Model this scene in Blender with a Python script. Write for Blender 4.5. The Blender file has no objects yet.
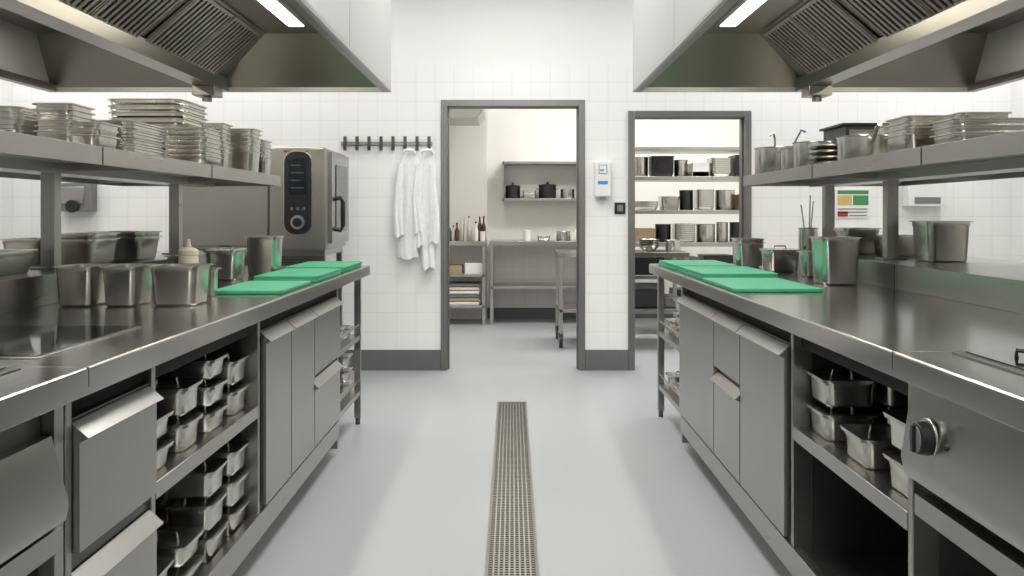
import bpy, math, random
from mathutils import Vector, Matrix
random.seed(7)
scene = bpy.context.scene
F = 900.0
H = 1.22

# ------------------------------------------------------------------ materials
def new_mat(name):
    m = bpy.data.materials.new(name); m.use_nodes = True
    nt = m.node_tree
    return m, nt, nt.nodes['Principled BSDF']

def steel(name, col=(0.5,0.5,0.5), rough=0.28, var=0.03, scale=(160,3,160), metal=1.0, aniso=0.0):
    m, nt, p = new_mat(name)
    tc = nt.nodes.new('ShaderNodeTexCoord'); mp = nt.nodes.new('ShaderNodeMapping')
    mp.inputs['Scale'].default_value = scale
    nz = nt.nodes.new('ShaderNodeTexNoise'); nz.inputs['Scale'].default_value = 1.0; nz.inputs['Detail'].default_value = 2
    mr = nt.nodes.new('ShaderNodeMapRange'); mr.inputs['To Min'].default_value = rough-var; mr.inputs['To Max'].default_value = rough+var
    nt.links.new(tc.outputs['Object'], mp.inputs['Vector']); nt.links.new(mp.outputs[0], nz.inputs['Vector'])
    nt.links.new(nz.outputs['Fac'], mr.inputs['Value'])
    n2 = nt.nodes.new('ShaderNodeTexNoise'); n2.inputs['Scale'].default_value = 2.5; n2.inputs['Detail'].default_value = 1
    nt.links.new(tc.outputs['Object'], n2.inputs['Vector'])
    ad = nt.nodes.new('ShaderNodeMath'); ad.operation = 'MULTIPLY_ADD'; ad.inputs[1].default_value = 0.04
    nt.links.new(n2.outputs['Fac'], ad.inputs[0]); nt.links.new(mr.outputs[0], ad.inputs[2])
    nt.links.new(ad.outputs[0], p.inputs['Roughness'])
    p.inputs['Base Color'].default_value = (*col, 1); p.inputs['Metallic'].default_value = metal
    return m

def plain(name, col, rough=0.5, metal=0.0, noise=0.04, nscale=8.0, emis=0.0, ecol=None):
    m, nt, p = new_mat(name)
    tc = nt.nodes.new('ShaderNodeTexCoord')
    nz = nt.nodes.new('ShaderNodeTexNoise'); nz.inputs['Scale'].default_value = nscale; nz.inputs['Detail'].default_value = 4
    nt.links.new(tc.outputs['Object'], nz.inputs['Vector'])
    cr = nt.nodes.new('ShaderNodeValToRGB')
    cr.color_ramp.elements[0].position = 0.3; cr.color_ramp.elements[1].position = 0.7
    cr.color_ramp.elements[0].color = (*[max(0, c*(1-noise)) for c in col], 1)
    cr.color_ramp.elements[1].color = (*[min(1, c*(1+noise)) for c in col], 1)
    nt.links.new(nz.outputs['Fac'], cr.inputs[0]); nt.links.new(cr.outputs[0], p.inputs['Base Color'])
    p.inputs['Roughness'].default_value = rough; p.inputs['Metallic'].default_value = metal
    if emis > 0:
        p.inputs['Emission Color'].default_value = (*(ecol or col), 1); p.inputs['Emission Strength'].default_value = emis
    return m

def tiled(name, zmax, col, grout, tile=0.15, axis='X'):
    m, nt, p = new_mat(name)
    g = nt.nodes.new('ShaderNodeNewGeometry'); sp = nt.nodes.new('ShaderNodeSeparateXYZ'); cb = nt.nodes.new('ShaderNodeCombineXYZ')
    nt.links.new(g.outputs['Position'], sp.inputs[0])
    nt.links.new(sp.outputs[axis], cb.inputs['X']); nt.links.new(sp.outputs['Z'], cb.inputs['Y'])
    br = nt.nodes.new('ShaderNodeTexBrick'); br.offset = 0.0; br.squash = 1.0
    br.inputs['Color1'].default_value = (*col, 1); br.inputs['Color2'].default_value = (*[c*0.985 for c in col], 1)
    br.inputs['Mortar'].default_value = (*grout, 1); br.inputs['Scale'].default_value = 1.0
    br.inputs['Mortar Size'].default_value = 0.0022; br.inputs['Mortar Smooth'].default_value = 0.2
    br.inputs['Brick Width'].default_value = tile; br.inputs['Row Height'].default_value = tile
    nt.links.new(cb.outputs[0], br.inputs['Vector'])
    gt = nt.nodes.new('ShaderNodeMath'); gt.operation = 'GREATER_THAN'; gt.inputs[1].default_value = zmax
    nt.links.new(sp.outputs['Z'], gt.inputs[0])
    mx = nt.nodes.new('ShaderNodeMix'); mx.data_type = 'RGBA'
    nt.links.new(gt.outputs[0], mx.inputs['Factor']); nt.links.new(br.outputs['Color'], mx.inputs[6])
    mx.inputs[7].default_value = (*col, 1)
    nt.links.new(mx.outputs[2], p.inputs['Base Color'])
    mr = nt.nodes.new('ShaderNodeMapRange'); mr.inputs['To Min'].default_value = 0.28; mr.inputs['To Max'].default_value = 0.7
    nt.links.new(gt.outputs[0], mr.inputs['Value']); nt.links.new(mr.outputs[0], p.inputs['Roughness'])
    return m

STEEL = steel('brushed_steel', (0.40,0.392,0.37), 0.27)
STEELV = steel('brushed_steel_panel', (0.39,0.382,0.36), 0.29, 0.02, (120,120,3))
TOP = steel('worktop_steel', (0.44,0.43,0.405), 0.17, 0.025, (90,2,90))
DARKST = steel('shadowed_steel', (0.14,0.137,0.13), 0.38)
PANST = steel('pan_steel', (0.60,0.585,0.55), 0.23, 0.01, (20,20,60))
HOODST = steel('hood_steel', (0.29,0.275,0.245), 0.33, 0.02, (3,100,3))
HOODOUT = steel('hood_outer_panel', (0.50,0.50,0.49), 0.5, 0.02, (3,3,80), 0.55)
FILT = steel('hood_filter_steel', (0.42,0.40,0.365), 0.36)
FRAME = steel('door_frame_steel', (0.24,0.235,0.225), 0.42, 0.02, (100,100,3))
BLACK = plain('black_plastic', (0.012,0.012,0.013), 0.35)
DARK = plain('painted_shade_black', (0.012,0.012,0.012), 0.8)  # near-black colour painted in for the shade of gaps and recesses
DRAINB = plain('drain_shade_strip', (0.05,0.05,0.05), 0.6)  # dark colour stands in for shade below the grate
GREY = plain('grey_plastic', (0.18,0.18,0.18), 0.5)
WHITEP = plain('white_plastic', (0.82,0.82,0.8), 0.4)
CREAM = plain('cream_plastic', (0.7,0.62,0.48), 0.5)
GREEN = plain('green_cutting_board', (0.04,0.33,0.17), 0.45, noise=0.08, nscale=20)
GLASS = plain('ceramic_glass', (0.01,0.01,0.01), 0.06)
CLOTH = plain('white_cotton', (0.84,0.84,0.84), 0.9, nscale=40)
BASEB = plain('grey_skirting', (0.125,0.13,0.135), 0.5)
BLUE = plain('dark_display', (0.006,0.014,0.022), 0.2)
DIGIT = plain('display_digits', (0.07,0.12,0.16), 0.3)
BLUEL = plain('blue_label', (0.02,0.3,0.75), 0.4)
RED = plain('red_plastic', (0.35,0.03,0.02), 0.45)
YEL = plain('yellow_plastic', (0.6,0.45,0.15), 0.45)
CARD = plain('cardboard', (0.42,0.31,0.19), 0.8)
BROWN = plain('brown_glass', (0.12,0.05,0.02), 0.2)
WALL = tiled('white_wall_tiles', 2.376, (0.865,0.865,0.855), (0.745,0.745,0.735))
WALLY = tiled('white_wall_tiles_side', 2.376, (0.865,0.865,0.855), (0.745,0.745,0.735), axis='Y')
WALLB = tiled('storeroom_wall', 0.95, (0.86,0.845,0.80), (0.7,0.69,0.65))
CEIL = plain('ceiling_paint', (0.86,0.86,0.85), 0.8, noise=0.01)
EMIT = plain('lamp_diffuser', (1,1,1), 0.4, emis=5.0, ecol=(1,0.95,0.82), noise=0)
EMITC = plain('added_lamp_diffuser', (1,1,1), 0.4, emis=2.4, ecol=(1,0.99,0.97), noise=0)  # glow of the added, unseen ceiling panels

FLOOR, nt, p = new_mat('grey_resin_floor')
tc = nt.nodes.new('ShaderNodeTexCoord')
n1 = nt.nodes.new('ShaderNodeTexNoise'); n1.inputs['Scale'].default_value = 0.9; n1.inputs['Detail'].default_value = 2
n2 = nt.nodes.new('ShaderNodeTexNoise'); n2.inputs['Scale'].default_value = 180; n2.inputs['Detail'].default_value = 2
nt.links.new(tc.outputs['Object'], n1.inputs['Vector']); nt.links.new(tc.outputs['Object'], n2.inputs['Vector'])
cr = nt.nodes.new('ShaderNodeValToRGB'); cr.color_ramp.elements[0].position = 0.3; cr.color_ramp.elements[1].position = 0.7
cr.color_ramp.elements[0].color = (0.375,0.398,0.410,1); cr.color_ramp.elements[1].color = (0.395,0.418,0.430,1)
nt.links.new(n1.outputs['Fac'], cr.inputs[0]); nt.links.new(cr.outputs[0], p.inputs['Base Color'])
p.inputs['Roughness'].default_value = 0.34
bp = nt.nodes.new('ShaderNodeBump'); bp.inputs['Strength'].default_value = 0.03; bp.inputs['Distance'].default_value = 0.003
nt.links.new(n2.outputs['Fac'], bp.inputs['Height']); nt.links.new(bp.outputs[0], p.inputs['Normal'])

# ------------------------------------------------------------------ mesh builder
def rrect(w, l, r, n=3):
    pts = []
    for (sx, sy, a0) in ((1,1,0),(-1,1,90),(-1,-1,180),(1,-1,270)):
        cx, cy = sx*(w/2-r), sy*(l/2-r)
        for i in range(n+1):
            a = math.radians(a0 + 90*i/n)
            pts.append((cx+r*math.cos(a), cy+r*math.sin(a)))
    return pts

class B:
    def __init__(s): s.v=[]; s.f=[]; s.mi=[]; s.mats=[]
    def m(s, mat):
        if mat not in s.mats: s.mats.append(mat)
        return s.mats.index(mat)
    def add(s, vs, fs, mat):
        o=len(s.v); k=s.m(mat); s.v += [tuple(v) for v in vs]
        for f in fs: s.f.append([i+o for i in f]); s.mi.append(k)
    def box(s, x0,x1,y0,y1,z0,z1, mat):
        if x0>x1: x0,x1=x1,x0
        if y0>y1: y0,y1=y1,y0
        if z0>z1: z0,z1=z1,z0
        vs=[(x0,y0,z0),(x1,y0,z0),(x1,y1,z0),(x0,y1,z0),(x0,y0,z1),(x1,y0,z1),(x1,y1,z1),(x0,y1,z1)]
        s.add(vs,[(3,2,1,0),(4,5,6,7),(0,1,5,4),(1,2,6,5),(2,3,7,6),(3,0,4,7)],mat)
    def loft(s, rings, mat, cap0=True, cap1=True, closed=True):
        n=len(rings[0]); vs=[p for r in rings for p in r]; fs=[]
        for i in range(len(rings)-1):
            for j in range(n if closed else n-1):
                a=i*n+j; b=i*n+(j+1)%n
                fs.append((a,b,b+n,a+n))
        if cap0: fs.append(tuple(reversed(range(n))))
        if cap1: fs.append(tuple(range((len(rings)-1)*n,len(rings)*n)))
        s.add(vs,fs,mat)
    def prismY(s, prof, y0, y1, mat):
        s.loft([[(x,y0,z) for x,z in prof],[(x,y1,z) for x,z in prof]],mat)
    def cyl(s, c, r, h, mat, axis='Z', r2=None, n=20):
        r2 = r if r2 is None else r2
        def P(a,rr,t):
            u,v=rr*math.cos(a),rr*math.sin(a)
            if axis=='Z': return (c[0]+u,c[1]+v,c[2]+t)
            if axis=='X': return (c[0]+t,c[1]+u,c[2]+v)
            return (c[0]+u,c[1]+t,c[2]+v)
        s.loft([[P(2*math.pi*i/n,r,0) for i in range(n)],[P(2*math.pi*i/n,r2,h) for i in range(n)]],mat)
    def lathe(s, c, prof, mat, n=24, cap0=True, cap1=True):
        s.loft([[(c[0]+r*math.cos(2*math.pi*i/n),c[1]+r*math.sin(2*math.pi*i/n),c[2]+z) for i in range(n)] for r,z in prof],mat,cap0,cap1)
    def tube(s, pts, r, mat, n=8):
        pts=[Vector(p) for p in pts]; rings=[]
        for i,p in enumerate(pts):
            d=(pts[min(i+1,len(pts)-1)]-pts[max(i-1,0)]).normalized()
            up=Vector((0,0,1)) if abs(d.z)<0.9 else Vector((0,1,0))
            a=d.cross(up).normalized(); b=d.cross(a).normalized()
            rings.append([tuple(p+a*r*math.cos(2*math.pi*k/n)+b*r*math.sin(2*math.pi*k/n)) for k in range(n)])
        s.loft(rings,mat)
    def pan(s, cx, cy, z, w, l, h, mat=None, fill=None, rot=0.0, k=0.90):
        mat = mat or PANST
        t=0.0015; fl=0.008
        ca,sa=math.cos(rot),math.sin(rot)
        def R(ww,ll,zz,r): return [(cx+x*ca-y*sa,cy+x*sa+y*ca,z+zz) for x,y in rrect(ww,ll,r,4)]
        wi,li=w-2*fl-0.004,l-2*fl-0.004
        r=min(w,l)*0.14
        rings=[R(wi*k-0.01,li*k-0.01,0,r*0.8),R(wi*k,li*k,0.006,r),R(wi*.975,li*.975,h-0.024,r),R(wi,li,h-0.018,r),R(wi,li,h-0.004,r),R(w,l,h-0.004,r*1.1),R(w,l,h,r*1.1),
               R(wi-2*t,li-2*t,h-0.001,r),R(wi*k-2*t,li*k-2*t,0.008,r)]
        s.loft(rings,mat)
        if fill:
            zf=h*0.72; kk=k+(1-k)*0.7
            pts=R(wi*kk-0.004,li*kk-0.004,zf,r); s.add(pts,[tuple(range(len(pts)))],fill)
    def lid(s, cx, cy, z, w, l, rot=0.0):
        ca,sa=math.cos(rot),math.sin(rot)
        def R(ww,ll,zz,r): return [(cx+x*ca-y*sa,cy+x*sa+y*ca,z+zz) for x,y in rrect(ww,ll,r,4)]
        r=min(w,l)*0.13
        s.loft([R(w,l,0,r),R(w,l,0.004,r),R(w-0.02,l-0.02,0.006,r),R(w-0.05,l-0.05,0.002,r*.7)],PANST)
        s.tube([(cx-0.03,cy,z+0.003),(cx-0.028,cy,z+0.02),(cx+0.028,cy,z+0.02),(cx+0.03,cy,z+0.003)],0.004,PANST,6)
    def pot(s, cx, cy, z, r, h, mat=None, lid=False, handles=True):
        mat=mat or PANST
        s.lathe((cx,cy,z),[(r*0.96,0),(r,0.008),(r,h),(r+0.006,h+0.002),(r+0.004,h+0.005),(r-0.004,h),(r-0.004,0.01)],mat)
        if handles:
            for sg in (-1,1):
                s.tube([(cx+sg*(r-0.002),cy-0.03,z+h*0.75),(cx+sg*(r+0.03),cy-0.028,z+h*0.78),(cx+sg*(r+0.03),cy+0.028,z+h*0.78),(cx+sg*(r-0.002),cy+0.03,z+h*0.75)],0.004,mat,6)
        if lid:
            s.lathe((cx,cy,z+h+0.006),[(r+0.004,0),(r+0.004,0.004),(r*0.9,0.012),(0.02,0.02),(0.012,0.035),(0.018,0.042),(0.005,0.046)],mat)
    def done(s, name, bevel=0.0, parent=None, smooth=35, segs=2):
        xs=[v[0] for v in s.v]; ys=[v[1] for v in s.v]; zs=[v[2] for v in s.v]
        o=((min(xs)+max(xs))/2,(min(ys)+max(ys))/2,min(zs))
        me=bpy.data.meshes.new(name)
        me.from_pydata([(v[0]-o[0],v[1]-o[1],v[2]-o[2]) for v in s.v],[],s.f)
        for mt in s.mats: me.materials.append(mt)
        me.polygons.foreach_set('material_index',s.mi)
        me.update()
        import bmesh
        bm=bmesh.new(); bm.from_mesh(me); bmesh.ops.recalc_face_normals(bm,faces=bm.faces); bm.to_mesh(me); bm.free()
        me.polygons.foreach_set('use_smooth',[True]*len(me.polygons))
        me.set_sharp_from_angle(angle=math.radians(smooth))
        ob=bpy.data.objects.new(name,me); scene.collection.objects.link(ob); ob.location=o
        if bevel>0:
            md=ob.modifiers.new('bevel','BEVEL'); md.width=bevel; md.segments=segs; md.limit_method='ANGLE'; md.angle_limit=math.radians(40)
            md.harden_normals=False
        if parent:
            ob.parent=parent; ob.matrix_parent_inverse=parent.matrix_world.inverted()
        return ob

def empty(name, loc=(0,0,0)):
    e=bpy.data.objects.new(name,None); scene.collection.objects.link(e); e.location=loc; e.empty_display_size=0.1
    bpy.context.view_layer.update()
    return e

# ------------------------------------------------------------------ room shell
YB=7.03; YB2=7.18; YR=10.56; ZC=3.2; XS=3.9; YN=-2.6
b=B(); b.box(-XS-.1,XS+.1,YN-.1,YR+.1,-0.1,0,FLOOR); b.done('floor')
b=B(); b.box(-XS-.1,XS+.1,YN-.1,YR+.1,ZC,ZC+.1,CEIL); b.done('ceiling')
D1=(-0.555,0.57,2.11); D2=(0.906,1.867,2.025)
b=B()
b.box(-XS,D1[0],YB,YB2,0,ZC,WALL); b.box(D1[1],D2[0],YB,YB2,0,ZC,WALL); b.box(D2[1],XS,YB,YB2,0,ZC,WALL)
b.box(D1[0],D1[1],YB,YB2,D1[2],ZC,WALL); b.box(D2[0],D2[1],YB,YB2,D2[2],ZC,WALL)
b.done('wall_back')
b=B(); b.box(-XS-.1,-XS,YN,YR,0,ZC,WALLY); b.done('wall_left')
b=B(); b.box(XS,XS+.1,YN,YR,0,ZC,WALLY); b.done('wall_right')
b=B(); b.box(-XS,XS,YN-.1,YN,0,ZC,WALL); b.done('wall_front')
b=B(); b.box(-XS,XS,YR,YR+.1,0,ZC,WALLB); b.done('wall_storeroom')
b=B(); b.box(-XS,-0.29,YR-0.12,YR,0,ZC,WALLB); b.done('wall_storeroom_pier')
b=B()
for x0,x1 in ((-XS,D1[0]),(D1[1],D2[0]),(D2[1],XS)):
    b.prismY([(x0,0),(x1,0),(x1,0.16),(x0,0.16)],YB-0.014,YB,BASEB)
b.done('baseboard_back',0.003)
b=B(); b.box(-0.29,XS,YR-0.014,YR,0,0.12,BASEB); b.done('baseboard_storeroom',0.003)
for i,(x0,x1,zt) in enumerate((D1,D2)):
    b=B(); t=0.05
    for (a,c) in ((x0,x0+t),(x1-t,x1)): b.box(a,c,YB-0.018,YB2+0.018,0,zt,FRAME)
    b.box(x0+t,x1-t,YB-0.018,YB2+0.018,zt-t,zt,FRAME)
    for (a,c) in ((x0+t,x0+t+.012),(x1-t-.012,x1-t)): b.box(a,c,YB+0.05,YB+0.09,0,zt-t,FRAME)
    b.done('door_%d'%(i+1),0.003)

# floor drain
b=B(); w=0.092; y0,y1=0.7,5.82
b.box(-w+.01,w-.01,y0+.01,y1-.01,0.0005,0.0015,DRAINB)  # flat strip on the floor, shade of the channel put into its colour
for a,c in ((-w,-w+.010),(w-.010,w)): b.box(a,c,y0,y1,0,0.007,STEEL)
for a,c in ((y0,y0+.012),(y1-.012,y1)): b.box(-w,w,a,c,0,0.007,STEEL)
nx=9
for i in range(1,nx):
    x=-w+.010+(2*w-.020)*i/nx; b.box(x-.0028,x+.0028,y0,y1,0.0015,0.006,PANST)
y=y0+.03
while y<y1-.02:
    b.box(-w+.010,w-.010,y-.0038,y+.0038,0.0015,0.0062,PANST); y+=0.021
b.done('floor_drain_grate')

# ------------------------------------------------------------------ hoods
def hood(s):
    P=empty('extractor_hood',(s*1.87,3.3,2.0))
    ya,yb=0.7,5.77; zb=2.0; zc=2.34; zt=ZC-0.002
    b=B()
    for g in (lambda x:s*x, lambda x:s*(3.74-x)):
        b.box(g(.775),g(.79),ya,yb,zb,zt,HOODOUT)
        b.box(g(.790),g(.83),ya+.02,yb-.02,zb,zb+.012,HOODST); b.box(g(.822),g(.83),ya+.02,yb-.02,zb+.012,zb+.045,HOODST)
    b.box(s*.79,s*2.95,yb-.015,yb,zb,zt,HOODOUT); b.box(s*.79,s*2.95,ya,ya+.015,zb,zt,HOODOUT)
    b.done('outer_casing',0.002,P)
    b=B()
    for ys in (1.9,3.3,4.3):
        b.box(s*.7735,s*.775,ys-.004,ys+.004,zb+.0,zt,STEEL)
    b.box(s*.7725,s*.775,ya,yb,zb,zb+.018,STEEL)
    b.done('casing_seams',0,P)
    b=B()
    for g in (lambda x:s*x, lambda x:s*(3.74-x)):
        b.box(g(.79),g(1.58),ya+.015,yb-.015,zc,zc+.02,HOODST)
        b.loft([[(g(.79),yb-.016,2.03),(g(1.86),yb-.016,2.03),(g(1.86),yb-.19,zc),(g(.79),yb-.19,zc)],
                [(g(.79),yb-.0155,2.03),(g(1.86),yb-.0155,2.03),(g(1.86),yb-.0155,zc),(g(.79),yb-.0155,zc)]],HOODST)
        b.prismY([(g(1.56),zc),(g(1.86),2.085),(g(1.86),2.06),(g(1.53),zc)],ya+.015,yb-.015,HOODST)
    b.box(s*1.81,s*1.93,ya+.015,yb-.015,zb-.0,zb+.085,HOODST)
    b.done('inner_lining',0.002,P)
    b=B()
    for g in (lambda x:s*x, lambda x:s*(3.74-x)):
        xa,za,xb,zb2=1.545,zc-.012,1.835,2.075
        dx,dz=xb-xa,zb2-za; L=math.hypot(dx,dz); nx_,nz_=dz/L,-dx/L
        if nz_>0: nx_,nz_=-nx_,-nz_
        def Q(t,o): return (g(xa+dx*t+nx_*o),za+dz*t+nz_*o)
        for (p0,p1) in ((1.0,2.0),(2.2,3.2),(3.35,4.35),(4.45,5.5)):
            nsub=2; wsub=(p1-p0)/nsub
            for k in range(nsub):
                q0=p0+k*wsub+.005; q1=q0+wsub-.01
                b.prismY([Q(0,0),Q(1,0),Q(1,.004),Q(0,.004)],q0,q1,DARK)  # black backing paints the shade between the baffles
                b.prismY([Q(0,0),Q(.05,0),Q(.05,.02),Q(0,.02)],q0,q1,FILT)
                b.prismY([Q(.95,0),Q(1,0),Q(1,.02),Q(.95,.02)],q0,q1,FILT)
                b.prismY([Q(0,0),Q(1,0),Q(1,.02),Q(0,.02)],q0,q0+.012,FILT)
                b.prismY([Q(0,0),Q(1,0),Q(1,.02),Q(0,.02)],q1-.012,q1,FILT)
                nb=9; st=(q1-q0-.03)/nb
                for i in range(nb):
                    yy=q0+.015+i*st+st*.22
                    b.prismY([Q(.05,.014),Q(.95,.014),Q(.95,.018),Q(.05,.018)],yy,yy+st*.5,FILT)
    b.done('baffle_filters',0,P)
    b=B()
    for g in (lambda x:s*x, lambda x:s*(3.74-x)):
        for (l0,l1) in ((1.2,2.4),(2.7,3.9),(4.1,5.3)):
            b.box(g(1.185),g(1.355),l0-.02,l1+.02,zc-.012,zc,HOODST)
            b.box(g(1.225),g(1.315),l0,l1,zc-.016,zc-.011,EMIT)
    b.done('lamp_strips',0,P)
    b=B()
    b.box(s*1.80,s*1.94,5.45,5.6,zb-.06,zb,HOODST); b.cyl((s*1.87,5.52,zb-.09),.03,.03,HOODST)
    b.done('grease_cup',0.003,P)
for s in (-1,1): hood(s)

# ------------------------------------------------------------------ counters
ZT=0.92
def wedge_front(b,s,y0,y1,z0,z1,mat=STEELV,xf=.88,pr=.020,ch=.042):
    g=.006
    prof=[(s*xf,z0),(s*(xf-pr),z0),(s*(xf-pr),z1-ch),(s*(xf-pr-.018),z1-ch+.010),(s*(xf-.002),z1),(s*xf,z1)]
    b.prismY(prof,y0+g,y1-g,mat)

def counter(s, yend, layout, bay, cook):
    P=empty('island_counter',(s*1.85,3.0,0))
    ya=0.6
    b=B()
    b.prismY([(s*.83,ZT-.055),(s*.83,ZT-.004),(s*.834,ZT),(s*2.87,ZT),(s*2.87,ZT-.055),(s*2.85,ZT-.055),(s*2.85,ZT-.02),(s*.85,ZT-.02),(s*.85,ZT-.055)],ya,yend,TOP)
    b.box(s*.85,s*2.85,yend-.02,yend,ZT-.055,ZT-.02,TOP)
    b.box(s*.829,s*1.5,cook-.002,cook+.002,ZT-.04,ZT+.0005,DARKST)
    b.done('worktop',0.0025,P)
    b=B()
    b.box(s*1.53,s*2.15,ya,yend-.35,ZT,1.02,STEEL)
    for yy in (2.2,3.6): b.box(s*1.528,s*1.53,yy-.003,yy+.003,ZT,1.02,DARKST)
    b.done('service_spine',0.004,P)
    rack0=layout['rack'][0]
    b=B()
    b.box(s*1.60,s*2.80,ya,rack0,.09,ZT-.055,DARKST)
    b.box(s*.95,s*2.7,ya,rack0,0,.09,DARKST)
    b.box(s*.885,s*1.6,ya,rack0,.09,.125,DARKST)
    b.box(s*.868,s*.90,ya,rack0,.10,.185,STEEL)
    b.box(s*.90,s*.92,cook,rack0,.805,ZT-.055,DARK)  # black strip painting the shaded recess above the fronts
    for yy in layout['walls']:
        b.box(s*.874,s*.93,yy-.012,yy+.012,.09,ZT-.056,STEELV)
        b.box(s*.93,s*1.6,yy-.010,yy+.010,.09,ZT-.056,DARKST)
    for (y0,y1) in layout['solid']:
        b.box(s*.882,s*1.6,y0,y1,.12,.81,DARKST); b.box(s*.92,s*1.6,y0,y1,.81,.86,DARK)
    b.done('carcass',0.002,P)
    b=B()
    for (y0,y1,z0,z1) in layout['fronts']:
        wedge_front(b,s,y0,y1,z0,z1)
    b.done('doors_and_drawers',0.002,P)
    y0,y1=bay
    b=B()
    b.box(s*.885,s*1.6,y0,y1,.535,.56,STEEL); b.box(s*.872,s*.885,y0,y1,.52,.562,STEEL)
    b.box(s*.885,s*1.6,y0,y1,.15,.165,STEEL)
    b.done('bay_shelf',0.0015,P)
    r0,r1=layout['rack']
    b=B()
    for (xx) in (.895,2.78):
        b.box(s*(xx-.018),s*(xx+.018),r1-.036,r1,.04,ZT-.02,STEEL)
        b.cyl((s*xx,r1-.018,0),.014,.04,DARKST)
    b.box(s*(.877),s*(.913),r0,r0+.03,.04,ZT-.02,STEEL)
    b.box(s*.877,s*2.78,r0,r0+.012,.09,ZT-.055,STEELV)
    for zz in (.20,.52):
        b.box(s*.88,s*1.75,r0+.012,r1-.004,zz-.028,zz,STEEL)
        b.tube([(s*.885,r0+.02,zz+.06),(s*.885,r1-.02,zz+.06)],.005,STEEL)
    b.box(s*1.75,s*1.77,r0,r1,.09,ZT-.055,DARKST)
    b.done('end_rack',0.0015,P)
    b=B()
    b.prismY([(s*1.25,1.37),(s*1.25,1.425),(s*1.262,1.425),(s*1.262,1.412),(s*2.088,1.412),(s*2.088,1.425),(s*2.10,1.425),(s*2.10,1.37),(s*2.09,1.37),(s*2.09,1.40),(s*1.26,1.40),(s*1.26,1.37)],ya+.4,4.87,STEEL)
    b.box(s*1.26,s*2.09,4.86,4.87,1.37,1.40,STEEL)
    b.box(s*1.60,s*1.74,ya+.4,4.85,1.365,1.40,STEEL)
    for yy in layout['posts']:
        b.box(s*1.645,s*1.695,yy-.025,yy+.025,1.02,1.37,STEEL)
        b.box(s*1.62,s*1.72,yy-.05,yy+.05,1.02,1.028,STEEL)
        b.box(s*1.30,s*2.05,yy-.012,yy+.012,1.375,1.40,STEEL)
    for yy in (2.75,3.75):
        b.box(s*1.2485,s*1.25,yy-.003,yy+.003,1.37,1.425,DARKST)
    b.done('overshelf',0.0015,P)
    b=B()
    yc=cook
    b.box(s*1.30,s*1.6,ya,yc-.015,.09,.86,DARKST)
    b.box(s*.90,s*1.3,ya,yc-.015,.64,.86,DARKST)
    if s>0:
        prof=[(s*.90,ZT-.056),(s*.862,ZT-.056),(s*.835,.70),(s*.845,.66),(s*.90,.66)]
        b.prismY(prof,ya,yc-.03,STEELV)
    else:
        prof=[(s*.90,.80),(s*.872,.80),(s*.838,.67),(s*.845,.64),(s*.90,.64)]
        b.prismY(prof,ya,yc-.06,STEELV)
        b.box(s*.874,s*.90,yc-.045,yc-.01,.09,.86,STEELV)
    b.box(s*.865,s*.90,ya,yc-.03,.575,.62,STEEL)
    b.box(s*.89,s*1.3,ya,yc-.02,.28,.29,STEEL); b.box(s*.875,s*.89,ya,yc-.02,.265,.295,STEEL)
    b.box(s*.865,s*.895,ya,yc-.03,.10,.185,STEEL)
    if s>0:
        for yy in (yc-.14,yc-.60,yc-.90):
            zc=.765; xx=.847
            b.cyl((s*xx,yy,zc),.041,-s*.006,PANST,'X',n=32); b.cyl((s*(xx-.006),yy,zc),.035,-s*.022,BLACK,'X',.031,28)
            b.cyl((s*(xx-.028),yy,zc),.027,-s*.003,GREY,'X',n=28)
            b.box(s*(xx-.028),s*(xx-.038),yy-.006,yy+.006,zc-.027,zc+.027,BLACK)
            b.cyl((s*(xx+.002),yy-.075,zc+.0),.006,-s*.008,BLACK,'X')
    b.done('cooker_block',0.0015,P)
    b=B()
    b.box(s*.95,s*1.47,ya+.1,yc-.02,ZT+.0005,ZT+.004,STEEL)
    b.box(s*.97,s*1.45,ya+.12,yc-.04,ZT+.004,ZT+.007,GLASS)
    if s>0:
        for (hx,hy) in ((1.10,yc-.2),(1.33,yc-.2),(1.10,yc-.5),(1.33,yc-.5)):
            b.cyl((s*hx,hy,ZT+.007),.05,.012,BLACK)
            for k in range(4):
                a=math.pi/4+k*math.pi/2
                b.tube([(s*hx+.02*math.cos(a),hy+.02*math.sin(a),ZT+.022),(s*hx+.1*math.cos(a),hy+.1*math.sin(a),ZT+.022),(s*hx+.1*math.cos(a),hy+.1*math.sin(a),ZT+.007)],.005,BLACK,6)
    else:
        b.box(s*.98,s*1.42,yc+.10,yc+.62,ZT+.0003,ZT+.003,STEEL)
        b.box(s*.99,s*1.41,yc+.11,yc+.61,ZT+.003,ZT+.005,GLASS)
    b.done('hob',0.001,P)
    return P

Llay=dict(rack=(4.52,5.24),
  walls=(1.775,2.195,3.11,4.515),
  solid=((1.79,2.185),(3.12,4.505)),
  fronts=((1.785,2.185,.545,.805),(1.785,2.185,.20,.505),
          (3.145,3.51,.20,.805),(3.51,3.925,.20,.805),(3.925,4.51,.515,.805),(3.925,4.51,.20,.49)),
  posts=(1.6,3.26,4.47))
counter(-1,5.26,Llay,(2.207,3.098),1.765)
Rlay=dict(rack=(4.64,5.43),
  walls=(1.975,2.81,4.635),
  solid=((2.83,4.625),),
  fronts=((3.84,4.63,.20,.805),(3.40,3.84,.575,.805),(3.40,3.84,.20,.55),(2.84,3.40,.20,.805)),
  posts=(1.6,3.97,4.75))
counter(1,5.45,Rlay,(1.987,2.798),1.965)

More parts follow.
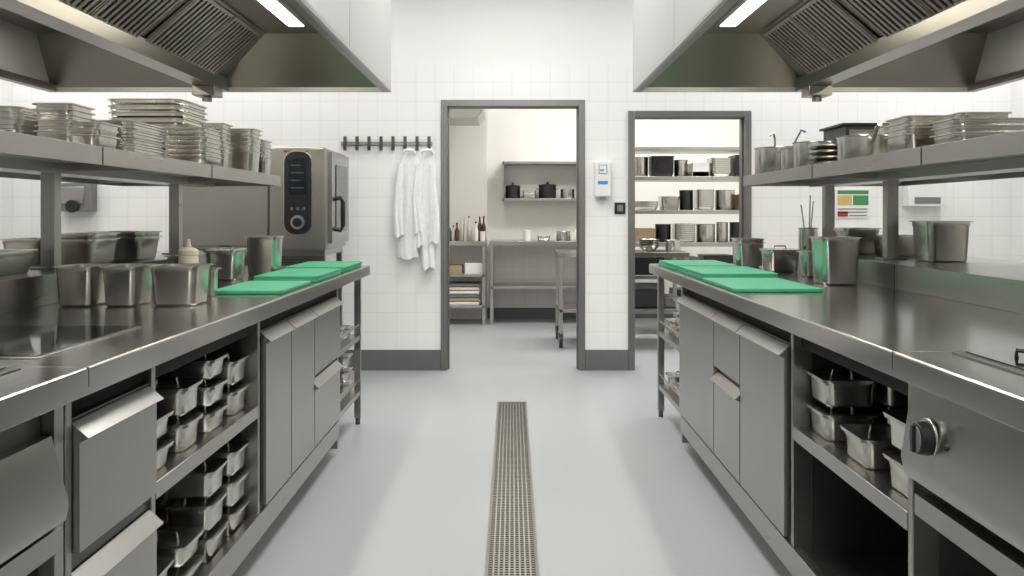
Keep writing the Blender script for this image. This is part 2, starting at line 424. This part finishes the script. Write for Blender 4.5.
# ------------------------------------------------------------------ pans
def pan_obj(name,cx,cy,z,w,l,h,fill=None,lid=False,n=1,step=.022,rot=0):
    b=B()
    for i in range(n): b.pan(cx,cy,z+i*step,w,l,h,fill=fill if i==n-1 else None,rot=rot)
    if lid: b.lid(cx,cy,z+(n-1)*step+h+.001,w,l,rot)
    return b.done(name)
E=.0012
GP='gastronorm_pan'
for (x,y,w,l,h,ld) in ((-1.10,2.99,.172,.18,.13,0),(-1.265,2.97,.128,.19,.13,0),(-1.41,2.97,.14,.19,.13,0),
                    (-1.105,3.30,.06,.08,.10,0),(-1.31,4.12,.165,.18,.13,1),(-1.225,4.46,.17,.18,.19,0),(-1.44,3.9,.10,.12,.12,0),
                    (-1.41,4.45,.16,.18,.13,0),(-1.43,3.35,.15,.17,.11,0)):
    pan_obj(GP,x,y,ZT+E,w,l,h,lid=bool(ld))
for (x,y,w,l,h,n) in ((-1.72,3.62,.20,.26,.10,2),(-1.72,4.0,.26,.24,.10,2),(-1.95,3.7,.2,.26,.1,1),(-1.72,2.9,.26,.3,.08,1)):
    pan_obj(GP,x,y,1.02+E,w,l,h,n=n)
b=B(); c=(-1.28,3.56,ZT+E)
b.lathe(c,[(.034,0),(.038,.008),(.038,.125),(.035,.135),(.039,.138),(.039,.155),(.03,.162),(.012,.168),(.006,.2),(.004,.2)],CREAM); b.done('sauce_bottle')
for (x,y,w,l,h,ld,n) in ((1.385,3.86,.18,.2,.2,0,1),(1.405,4.72,.18,.2,.11,1,1),(1.33,5.08,.17,.18,.14,0,2),(1.43,4.3,.11,.13,.12,0,1)):
    pan_obj(GP,x,y,ZT+E,w,l,h,lid=bool(ld),n=n)
pan_obj(GP,1.80,3.78,1.02+E,.2,.2,.17)
pan_obj(GP,1.82,4.25,1.02+E,.2,.2,.1)
pan_obj(GP,1.72,4.5,1.02+E,.2,.2,.13)
b=B(); b.pot(1.60,4.86,1.02+E,.05,.12,handles=False)
for (dx,dy,hh) in ((.02,.01,.27),(-.02,.015,.25),(0,-.02,.3)):
    b.tube([(1.60+dx*.3,4.86+dy*.3,1.04),(1.60+dx*1.6,4.86+dy*1.6,1.02+hh)],.004,PANST,6)
b.done('utensil_holder')

ZS=1.412+E
def stack(name,cx,cy,z,w,l,h,n,step,jit=.006):
    b=B()
    for i in range(n):
        b.pan(cx+random.uniform(-jit,jit),cy+random.uniform(-jit,jit),z+i*step,w,l,h)
    b.done(name)
SP='stacked_gastronorm_pans'
stack(SP,-1.50,3.03,ZS,.14,.18,.08,6,.018)
stack(SP,-1.36,2.93,ZS,.11,.17,.06,3,.02)
stack(SP,-1.52,3.45,ZS,.27,.33,.04,11,.011)
stack(SP,-1.70,4.35,ZS,.36,.40,.10,9,.03)
stack(SP,-1.41,3.98,ZS,.20,.25,.06,7,.02)
stack(SP,-1.40,4.28,ZS,.12,.16,.10,7,.022)
stack(SP,-1.35,4.52,ZS,.16,.16,.12,6,.022)
stack(SP,-1.34,4.74,ZS,.13,.14,.10,6,.018)
stack(SP,-1.85,3.3,ZS,.3,.4,.08,6,.02)
b=B(); b.pot(1.395,4.68,ZS,.128,.145,handles=False); b.lathe((1.395,4.68,ZS+.11),[(.12,0),(.12,.002)],DARK)
b.tube([(1.42,4.68,ZS+.05),(1.47,4.66,ZS+.19),(1.495,4.65,ZS+.24),(1.515,4.65,ZS+.23)],.006,PANST,6)
b.tube([(1.37,4.68,ZS+.05),(1.36,4.66,ZS+.2),(1.35,4.65,ZS+.225),(1.33,4.65,ZS+.21)],.006,PANST,6)
b.tube([(1.395,4.555,ZS+.12),(1.37,4.50,ZS+.125),(1.34,4.555,ZS+.12)],.005,PANST,6)
b.done('stockpot_with_ladles')
b=B(); b.pot(1.41,4.38,ZS,.10,.12,handles=False); b.done('stockpot')
b=B(); b.pot(1.38,4.13,ZS,.085,.13,handles=False); b.done('stockpot')
b=B()
for i in range(4): b.lathe((1.37,3.88,ZS+i*.025),[(.06,0),(.09,.02),(.095,.028),(.089,.026),(.056,.004)],PANST)
b.done('stacked_mixing_bowls')
b=B(); b.pot(1.40,3.58,ZS,.10,.11,handles=False)
b.tube([(1.40,3.49,ZS+.09),(1.36,3.36,ZS+.12),(1.34,3.28,ZS+.135)],.008,PANST,8); b.done('saucepan')
b=B(); b.pot(1.62,3.72,ZS,.11,.16,lid=True,handles=False); b.done('lidded_stockpot')
stack(SP,1.42,3.14,ZS,.17,.2,.08,4,.02)
stack(SP,1.50,2.87,ZS,.26,.2,.06,3,.022)
stack(SP,1.72,3.4,ZS,.2,.3,.08,5,.024)
stack(SP,1.60,4.02,ZS,.18,.22,.10,3,.03)
b=B(); b.box(1.64,1.92,4.42,4.74,ZS,1.655,BLACK); b.box(1.655,1.905,4.415,4.42,ZS+.02,1.635,GREY); b.box(1.62,1.94,4.41,4.75,1.655,1.667,BLACK)
b.done('black_storage_bin',0.004)

def bay_fill(s,y0,y1,zlist,seed,xs,wd=.168,nm='shelved_gastronorm_pans',hs=(.055,.075)):
    random.seed(seed)
    for z,hmax in zlist:
        b=B(); ny=int((y1-y0-.02)/(wd+.004))
        for xi,x in enumerate(xs):
            for j in range(ny):
                cy=y0+wd/2+.01+j*(y1-y0-wd-.02)/(max(1,ny-1))
                zz=z; h=random.choice(hs); r=random.uniform(-.03,.03)
                k=random.choice((1,2,2,3)) if hmax<.3 else random.choice((2,3,3))
                for q in range(k):
                    if zz+h+.035>z+hmax: break
                    b.pan(s*x,cy,zz,.162,wd-.004,h,rot=r,k=.95)
                    b.lid(s*x,cy,zz+h+.001,.164,wd-.002,rot=r); zz+=h+.025
        b.done(nm)
bay_fill(-1,2.22,3.09,((.561,.25),(.166,.34)),3,(.975,1.145,1.315))
bay_fill(1,2.0,2.78,((.561,.27),),8,(.98,1.15,1.32),wd=.19,hs=(.075,.095))
bay_fill(-1,4.58,5.18,((.521,.2),(.201,.26)),5,(.99,1.2))
bay_fill(1,4.72,5.36,((.521,.25),(.201,.16)),6,(.99,1.2))

def boards(specs):
    for (x0,x1,y0,y1,n) in specs:
        b=B()
        for i in range(n):
            j=random.uniform(-.008,.008)
            pts=rrect(x1-x0,y1-y0,.012); cx,cy=(x0+x1)/2+j,(y0+y1)/2+j; z=ZT+E+i*.0135
            b.loft([[(cx+p,cy+q,z) for p,q in pts],[(cx+p,cy+q,z+.0125) for p,q in pts]],GREEN)
        b.done('green_cutting_board' if n==1 else 'green_cutting_boards',0.0015)
boards(((-1.13,-.86,3.36,3.86,1),(-1.14,-.86,3.95,4.52,2),(-1.18,-.87,4.62,5.18,2)))
boards(((.86,1.20,3.45,4.05,1),(.87,1.22,4.12,4.70,2),(.87,1.20,4.78,5.34,2)))

# ------------------------------------------------------------------ combi oven
P=empty('combi_oven',(-1.7,6.3,0))
b=B()
b.box(-2.22,-1.24,6.06,6.72,.98,1.66,STEEL)
b.box(-1.62,-1.24,6.0,6.06,.98,1.665,STEELV)
b.box(-2.22,-1.63,6.03,6.06,1.0,1.65,STEEL)
b.box(-2.1,-1.5,6.2,6.6,1.66,1.69,STEEL); b.cyl((-1.9,6.5,1.66),.04,.08,STEEL)
b.done('cabinet',0.012,P,segs=3)
b=B()
def rr(cx,cz,w,h,r,y,n=5): return [(cx+p,y,cz+q) for p,q in rrect(w,h,r,n)]
b.loft([rr(-1.425,1.36,.18,.55,.07,6.0),rr(-1.425,1.36,.18,.55,.07,5.985)],BLACK)
b.loft([rr(-1.425,1.36,.195,.565,.075,6.0),rr(-1.425,1.36,.195,.565,.075,5.992)],PANST)
b.loft([rr(-1.425,1.47,.12,.24,.01,5.985),rr(-1.425,1.47,.12,.24,.01,5.982)],BLUE)
for i in range(4): b.box(-1.47,-1.385-.02*(i%2),5.98,5.982,1.39+i*.05,1.398+i*.05,DIGIT)
for i in range(3): b.cyl((-1.465+i*.04,5.985,1.255),.010,-.004,GREY,'Y')
b.cyl((-1.425,5.985,1.165),.047,-.006,BLUEL,'Y',n=32); b.cyl((-1.425,5.979,1.165),.045,-.012,PANST,'Y',n=32); b.cyl((-1.425,5.967,1.165),.032,-.015,BLACK,'Y',.028,32)
b.box(-1.52,-1.50,5.995,6.0,1.63,1.645,RED); b.box(-1.50,-1.36,5.996,6.0,1.632,1.643,GREY)
b.done('control_panel',0.0,P)
b=B()
b.box(-1.24,-1.215,6.08,6.70,1.02,1.64,STEEL); b.box(-1.215,-1.210,6.2,6.62,1.1,1.56,GLASS)
b.tube([(-1.215,6.12,1.32),(-1.165,6.12,1.33),(-1.15,6.12,1.30),(-1.15,6.12,1.14),(-1.165,6.12,1.11),(-1.215,6.12,1.12)],.016,BLACK,10)
b.done('oven_door',0.004,P)
b=B()
for x in (-2.18,-1.28):
    for y in (6.08,6.68): b.box(x-.02,x+.02,y-.02,y+.02,0,.94,STEEL)
b.box(-2.2,-1.26,6.06,6.70,.94,.98,STEEL); b.box(-2.2,-1.26,6.06,6.70,.4,.42,STEEL)
b.box(-2.2,-1.26,6.05,6.06,.8,.94,DARKST)
for i in range(6): b.box(-2.0,-1.3,6.045,6.05,.82+i*.018,.826+i*.018,BLACK)
b.done('stand',0.002,P)

# ------------------------------------------------------------------ wall things
b=B(); b.box(-1.335,-.62,YB-.012,YB,1.755,1.785,STEEL)
for i in range(8):
    x=-1.30+i*.0935
    b.box(x-.012,x+.012,YB-.03,YB-.012,1.715,1.825,DARKST)
    b.tube([(x,YB-.025,1.75),(x,YB-.06,1.735),(x,YB-.072,1.76)],.006,DARKST,6)
b.done('coat_hook_rail',0.002)
def coat(cx,zt,zb,w,ph,yy):
    P=B(); n=48; N=26
    def body(cx,w0,w1,zt,zb,d0,d1,ph,yy,shoulder=True,k=1.0):
        rings=[]
        for i in range(N+1):
            t=i/N; z=zt+(zb-zt)*t
            if shoulder: ww=w0*(.3+.7*min(1,(t/.10))**.6)+(w1-w0)*t
            else: ww=w0+(w1-w0)*t
            dd=d0+(d1-d0)*min(1,t*1.5)
            ring=[]
            for j in range(n):
                a=2*math.pi*j/n
                f=1+k*min(1,t*2)*(.16*math.cos(4*a+ph+t*1.3)+.10*math.cos(7*a+2*ph-t*2))
                ring.append((cx+.5*ww*math.cos(a)*(1+(f-1)*.5)+.010*math.sin(5*t+ph),yy+dd*math.sin(a)*(1+(f-1)*1.8),z-(.012*math.sin(3*a+ph) if i==N else 0)))
            rings.append(ring)
        P.loft(rings,CLOTH)
    body(cx,w,w*.95,zt,zb,.022,.032,ph,yy)
    body(cx-w*.48,.05,.08,zt-.08,zb+.17,.02,.028,ph+1,yy-.02,False,.6)
    body(cx+w*.42,.05,.075,zt-.09,zb+.2,.02,.028,ph+2.2,yy-.03,False,.6)
    P.tube([(cx-.045,yy-.03,zt-.005),(cx-.03,yy-.045,zt+.02),(cx+.03,yy-.045,zt+.02),(cx+.045,yy-.03,zt-.005)],.012,CLOTH,8)
    P.tube([(cx,YB-.08,zt),(cx,YB-.078,1.735)],.003,CLOTH,5)
    return P.done('white_chef_coat',0,smooth=80)
coat(-.79,1.69,.88,.16,.3,YB-.075)
coat(-.65,1.69,.80,.11,1.9,YB-.078)
b=B()
b.loft([rr(.703,1.49,.125,.28,.015,YB),rr(.703,1.49,.125,.28,.015,YB-.07),rr(.703,1.49,.105,.26,.012,YB-.08)],WHITEP)
b.box(.665,.74,YB-.083,YB-.08,1.45,1.475,BLUEL); b.box(.67,.735,YB-.082,YB-.08,1.53,1.60,GREY); b.box(.675,.73,YB-.0825,YB-.08,1.535,1.595,WHITEP); b.box(.68,.71,YB-.084,YB-.08,1.55,1.565,BLUEL)
b.box(.68,.725,YB-.075,YB-.03,1.33,1.352,GREY)
b.done('soap_dispenser',0.003)
b=B(); b.box(.80,.885,YB-.012,YB,1.22,1.31,BLACK); b.box(.82,.865,YB-.018,YB-.012,1.24,1.29,GREY); b.done('light_switch',0.004)
b=B(); b.box(-3.5,-3.24,YB-.131,YB-.001,1.24,1.46,GREY); b.box(-3.46,-3.28,YB-.14,YB-.13,1.30,1.43,STEEL); b.cyl((-3.36,YB-.14,1.28),.05,-.03,BLACK,'Y'); b.done('hand_dryer',0.01)
PG=plain('poster_green',(.06,.25,.09),.5)
b=B(); b.box(2.53,2.79,YB-.008,YB,1.19,1.41,WHITEP); b.box(2.54,2.78,YB-.010,YB-.008,1.375,1.405,PG)
b.box(2.54,2.65,YB-.0105,YB-.008,1.29,1.365,YEL); b.box(2.66,2.78,YB-.0105,YB-.008,1.29,1.365,PG); b.box(2.54,2.62,YB-.0105,YB-.008,1.20,1.24,RED)
for i in range(3): b.box(2.54+.09*(i==0),2.77,YB-.0105,YB-.008,1.205+i*.025,1.213+i*.025,GREY)
b.done('safety_poster')
b=B(); b.box(3.05,3.35,YB-.1,YB,1.28,1.5,WHITEP); b.box(3.1,3.3,YB-.105,YB-.1,1.3,1.35,GREY); b.done('paper_towel_dispenser',0.008)

# ------------------------------------------------------------------ storeroom
def table(name,x0,x1,y0,y1,zt,shelves,wheels=False,legs=None):
    b=B()
    b.box(x0,x1,y0,y1,zt-.045,zt,TOP)
    for x in (legs or (x0+.025,x1-.025)):
        for y in (y0+.03,y1-.03):
            zb=.15 if wheels else .0
            b.box(x-.018,x+.018,y-.018,y+.018,zb,zt-.045,STEEL)
            if wheels:
                b.cyl((x-.016,y-.02,.065),.065,.032,BLACK,'X',n=28); b.cyl((x-.02,y-.02,.065),.025,.04,PANST,'X'); b.box(x-.024,x-.019,y-.03,y+.02,.05,.15,STEEL); b.box(x+.019,x+.024,y-.03,y+.02,.05,.15,STEEL); b.box(x-.024,x+.024,y-.03,y+.02,.138,.15,STEEL)
    for z in shelves: b.box(x0+.012,x1-.012,y0+.012,y1-.012,z-.03,z,STEEL)
    return b.done(name,0.002)
table('steel_prep_table',-1.25,-.285,9.85,10.42,.92,(.56,.22))
table('steel_prep_table',-.25,1.15,9.92,10.52,.92,(.42,))
table('wheeled_steel_table',.42,1.62,8.2,8.85,.87,(.35,),True)
b=B(); xa,xb_,y0=-.11,.95,10.26
for z in (1.40,1.82): b.box(xa,xb_,y0,YR,z-.03,z,STEEL)
for x in (xa,xb_-.02): b.box(x,x+.02,y0,YR,1.37,1.82,STEEL)
b.done('wall_shelf',0.002)
DP=steel('dark_pot',(0.07,0.07,0.07),.4)
b=B(); b.pot(.01,10.4,1.401,.085,.13,DP,lid=True,handles=False); b.done('dark_cooking_pot')
b=B(); b.pot(.41,10.4,1.401,.10,.14,DP,lid=True); b.done('dark_cooking_pot')
b=B(); b.pot(.64,10.4,1.401,.08,.1,PANST,handles=False); b.done('cooking_pot')
b=B(); b.pot(.83,10.4,1.401,.075,.12,DP,handles=False); b.done('cooking_pot')
stack('stacked_small_trays',.20,10.4,1.401,.16,.2,.03,6,.012)
random.seed(2)
b=B()
for i in range(11):
    x=-.74+i*.042; y=10.02+random.uniform(0,.2); h=random.uniform(.12,.27); r=random.choice((.02,.026,.032))
    mt=random.choice((BROWN,CREAM,CREAM,YEL,WHITEP,RED,BROWN))
    b.lathe((x,y,.921),[(r*.9,0),(r,.01),(r,h*.6),(r*.4,h*.8),(r*.38,h),(r*.1,h)],mt)
    b.cyl((x,y,.921+h),r*.45,.018,random.choice((RED,WHITEP,BLACK)))
b.done('sauce_bottles')
b=B(); b.lathe((.17,10.15,.921),[(.045,0),(.05,.1),(.053,.1),(.053,.115),(.01,.12)],WHITEP); b.done('plastic_tub')
b=B(); b.pot(.58,10.15,.921,.08,.1); b.pot(.8,10.2,.921,.06,.14); b.pan(.36,10.25,.921,.16,.2,.05); b.done('steel_pots')
b=B(); b.pot(-.33,10.1,.921,.03,.1,WHITEP,handles=False); b.tube([(-.33,10.1,.94),(-.31,10.1,1.12)],.006,BROWN,6); b.tube([(-.33,10.1,.94),(-.345,10.1,1.10)],.006,BLACK,6); b.done('utensil_jar')
b=B()
for i,(x,c) in enumerate(((-.75,CARD),(-.52,WHITEP))):
    b.box(x,x+.2,9.9,10.2,.561,.561+.09+.03*i,c)
for i in range(6): b.box(-.72+.01*(i%2),-.36,9.9,10.25,.221+i*.04,.221+i*.04+.032,(WHITEP,CARD,GREY,WHITEP,CREAM,GREY)[i])
b.done('stacked_food_trays',0.004)
b=B(); xa,xb_=1.18,2.45; y0,y1=9.1,9.6
for x in (xa,xb_-.03):
    for y in (y0,y1-.03): b.box(x,x+.03,y,y+.03,0,1.93,STEEL)
for z in (.25,.6,.93,1.26,1.60,1.90): b.box(xa,xb_,y0,y1,z-.04,z,STEEL)
b.done('tall_shelving_unit',0.002)
def shelf_stuff(name,z,items):
    b=B()
    for (k,x,w,h,mt) in items:
        if k=='p': b.pan(x,9.3,z,w,.3,h,mt)
        elif k=='o': b.pot(x,9.3,z,w/2,h,mt,handles=False)
        elif k=='b': b.box(x-w/2,x+w/2,9.15,9.45,z,z+h,mt)
        elif k=='s':
            for i in range(int(h/.02)): b.pan(x,9.3,z+i*.02,w,.3,.05,mt)
    b.done(name)
shelf_stuff('shelved_cookware',1.601,(('o',1.32,.17,.20,PANST),('s',1.54,.24,.18,DP),('o',1.745,.14,.17,PANST),('b',1.92,.18,.05,CARD),('b',1.92,.16,.14,WHITEP),('s',2.14,.22,.16,PANST),('b',2.33,.12,.22,BLACK)))
shelf_stuff('shelved_trays',1.261,(('s',1.36,.28,.06,PANST),('p',1.62,.2,.14,PANST),('o',1.80,.14,.2,DP),('s',1.98,.18,.18,PANST),('o',2.2,.2,.2,PANST),('b',2.36,.08,.16,CARD)))
shelf_stuff('shelved_boxes',.931,(('b',1.36,.2,.14,CARD),('o',1.56,.16,.18,DP),('s',1.77,.22,.16,PANST),('o',2.0,.19,.18,PANST),('o',2.17,.12,.2,PANST),('o',2.32,.14,.2,DP)))
shelf_stuff('shelved_bins',.601,(('b',1.4,.3,.2,BLACK),('b',1.75,.3,.18,GREY),('b',2.1,.3,.2,BLACK)))
shelf_stuff('shelved_crates',.251,(('b',1.4,.3,.25,GREY),('b',1.8,.3,.2,BLACK),('b',2.15,.3,.2,CARD)))
b=B()
for i in range(4): b.lathe((1.3,8.55,.871+i*.02),[(.06,0),(.1,.05),(.104,.05),(.058,.004)],PANST)
b.pan(.95,8.58,.871,.3,.3,.06); b.pot(1.52,8.5,.871,.07,.1)
b.done('mixing_bowls')
b=B(); b.box(.95,1.4,8.36,8.7,.351,.5,DP); b.box(1.42,1.57,8.36,8.7,.351,.45,GREY); b.done('storage_crates',0.01)
b=B(); b.prismY([(-1.3,2.62),(-1.3,2.2),(-.36,2.2),(-.30,2.28),(-.30,2.62)],9.2,10.0,STEEL); b.box(-1.0,-.6,9.4,9.8,2.62,3.2,STEEL); b.done('ventilation_duct',0.004)

# ------------------------------------------------------------------ lights
def area(name,loc,sx,sy,e,col=(1,1,1),rot=(0,0,0),parent=None):
    l=bpy.data.lights.new(name,'AREA'); l.shape='RECTANGLE'; l.size=sx; l.size_y=sy; l.energy=e; l.color=col
    o=bpy.data.objects.new(name,l); scene.collection.objects.link(o); o.location=loc; o.rotation_euler=rot
    if parent: o.parent=parent; o.matrix_parent_inverse=parent.matrix_world.inverted()
    return o
def added_ceiling_lamp(x,y,sx,sy,e,col=(1,.985,.96)):  # unseen lamp panel with area light, added to light the rooms
    b=B(); b.box(x-sx/2-.02,x+sx/2+.02,y-sy/2-.02,y+sy/2+.02,ZC-.05,ZC,WHITEP); b.box(x-sx/2,x+sx/2,y-sy/2,y+sy/2,ZC-.054,ZC-.05,EMITC)
    ob=b.done('added_panel_lamp')
    bpy.context.view_layer.update()
    area('added_lamp_light',(x,y,ZC-.06),sx,sy,e,col,parent=ob)
for y,e in ((-1.2,25),(1.0,27),(3.2,28),(5.4,31)): added_ceiling_lamp(0,y,.6,1.3,e)
for x in (-3.4,3.4):
    for y in (1.5,5.9): added_ceiling_lamp(x,y,.5,1.2,19)
for x in (-2.0,2.0): added_ceiling_lamp(x,6.4,1.0,.4,11)
for x in (-.6,1.0,2.4): added_ceiling_lamp(x,8.8,.9,.9,38,(1,.97,.91))
for s in (-1,1):
    for g in (1.27,2.47):
        for y in (1.8,3.3,4.7):
            area('hood_lamp_light',(s*g,y,2.315),.09,1.1,8,(1,.94,.80))
w=bpy.data.worlds.new('World'); scene.world=w; w.use_nodes=True
w.node_tree.nodes['Background'].inputs[0].default_value=(.9,.95,1,1); w.node_tree.nodes['Background'].inputs[1].default_value=.3

# ------------------------------------------------------------------ camera
cam=bpy.data.cameras.new('camera'); co=bpy.data.objects.new('camera',cam); scene.collection.objects.link(co)
cam.sensor_width=36; cam.sensor_fit='HORIZONTAL'; cam.lens=36*F/1024
co.location=(0,0,H); co.rotation_euler=(math.radians(90),0,0)
cam.shift_y=-74/1024; cam.clip_start=.05
scene.camera=co
scene.view_settings.view_transform='Standard'
scene.view_settings.look='None'
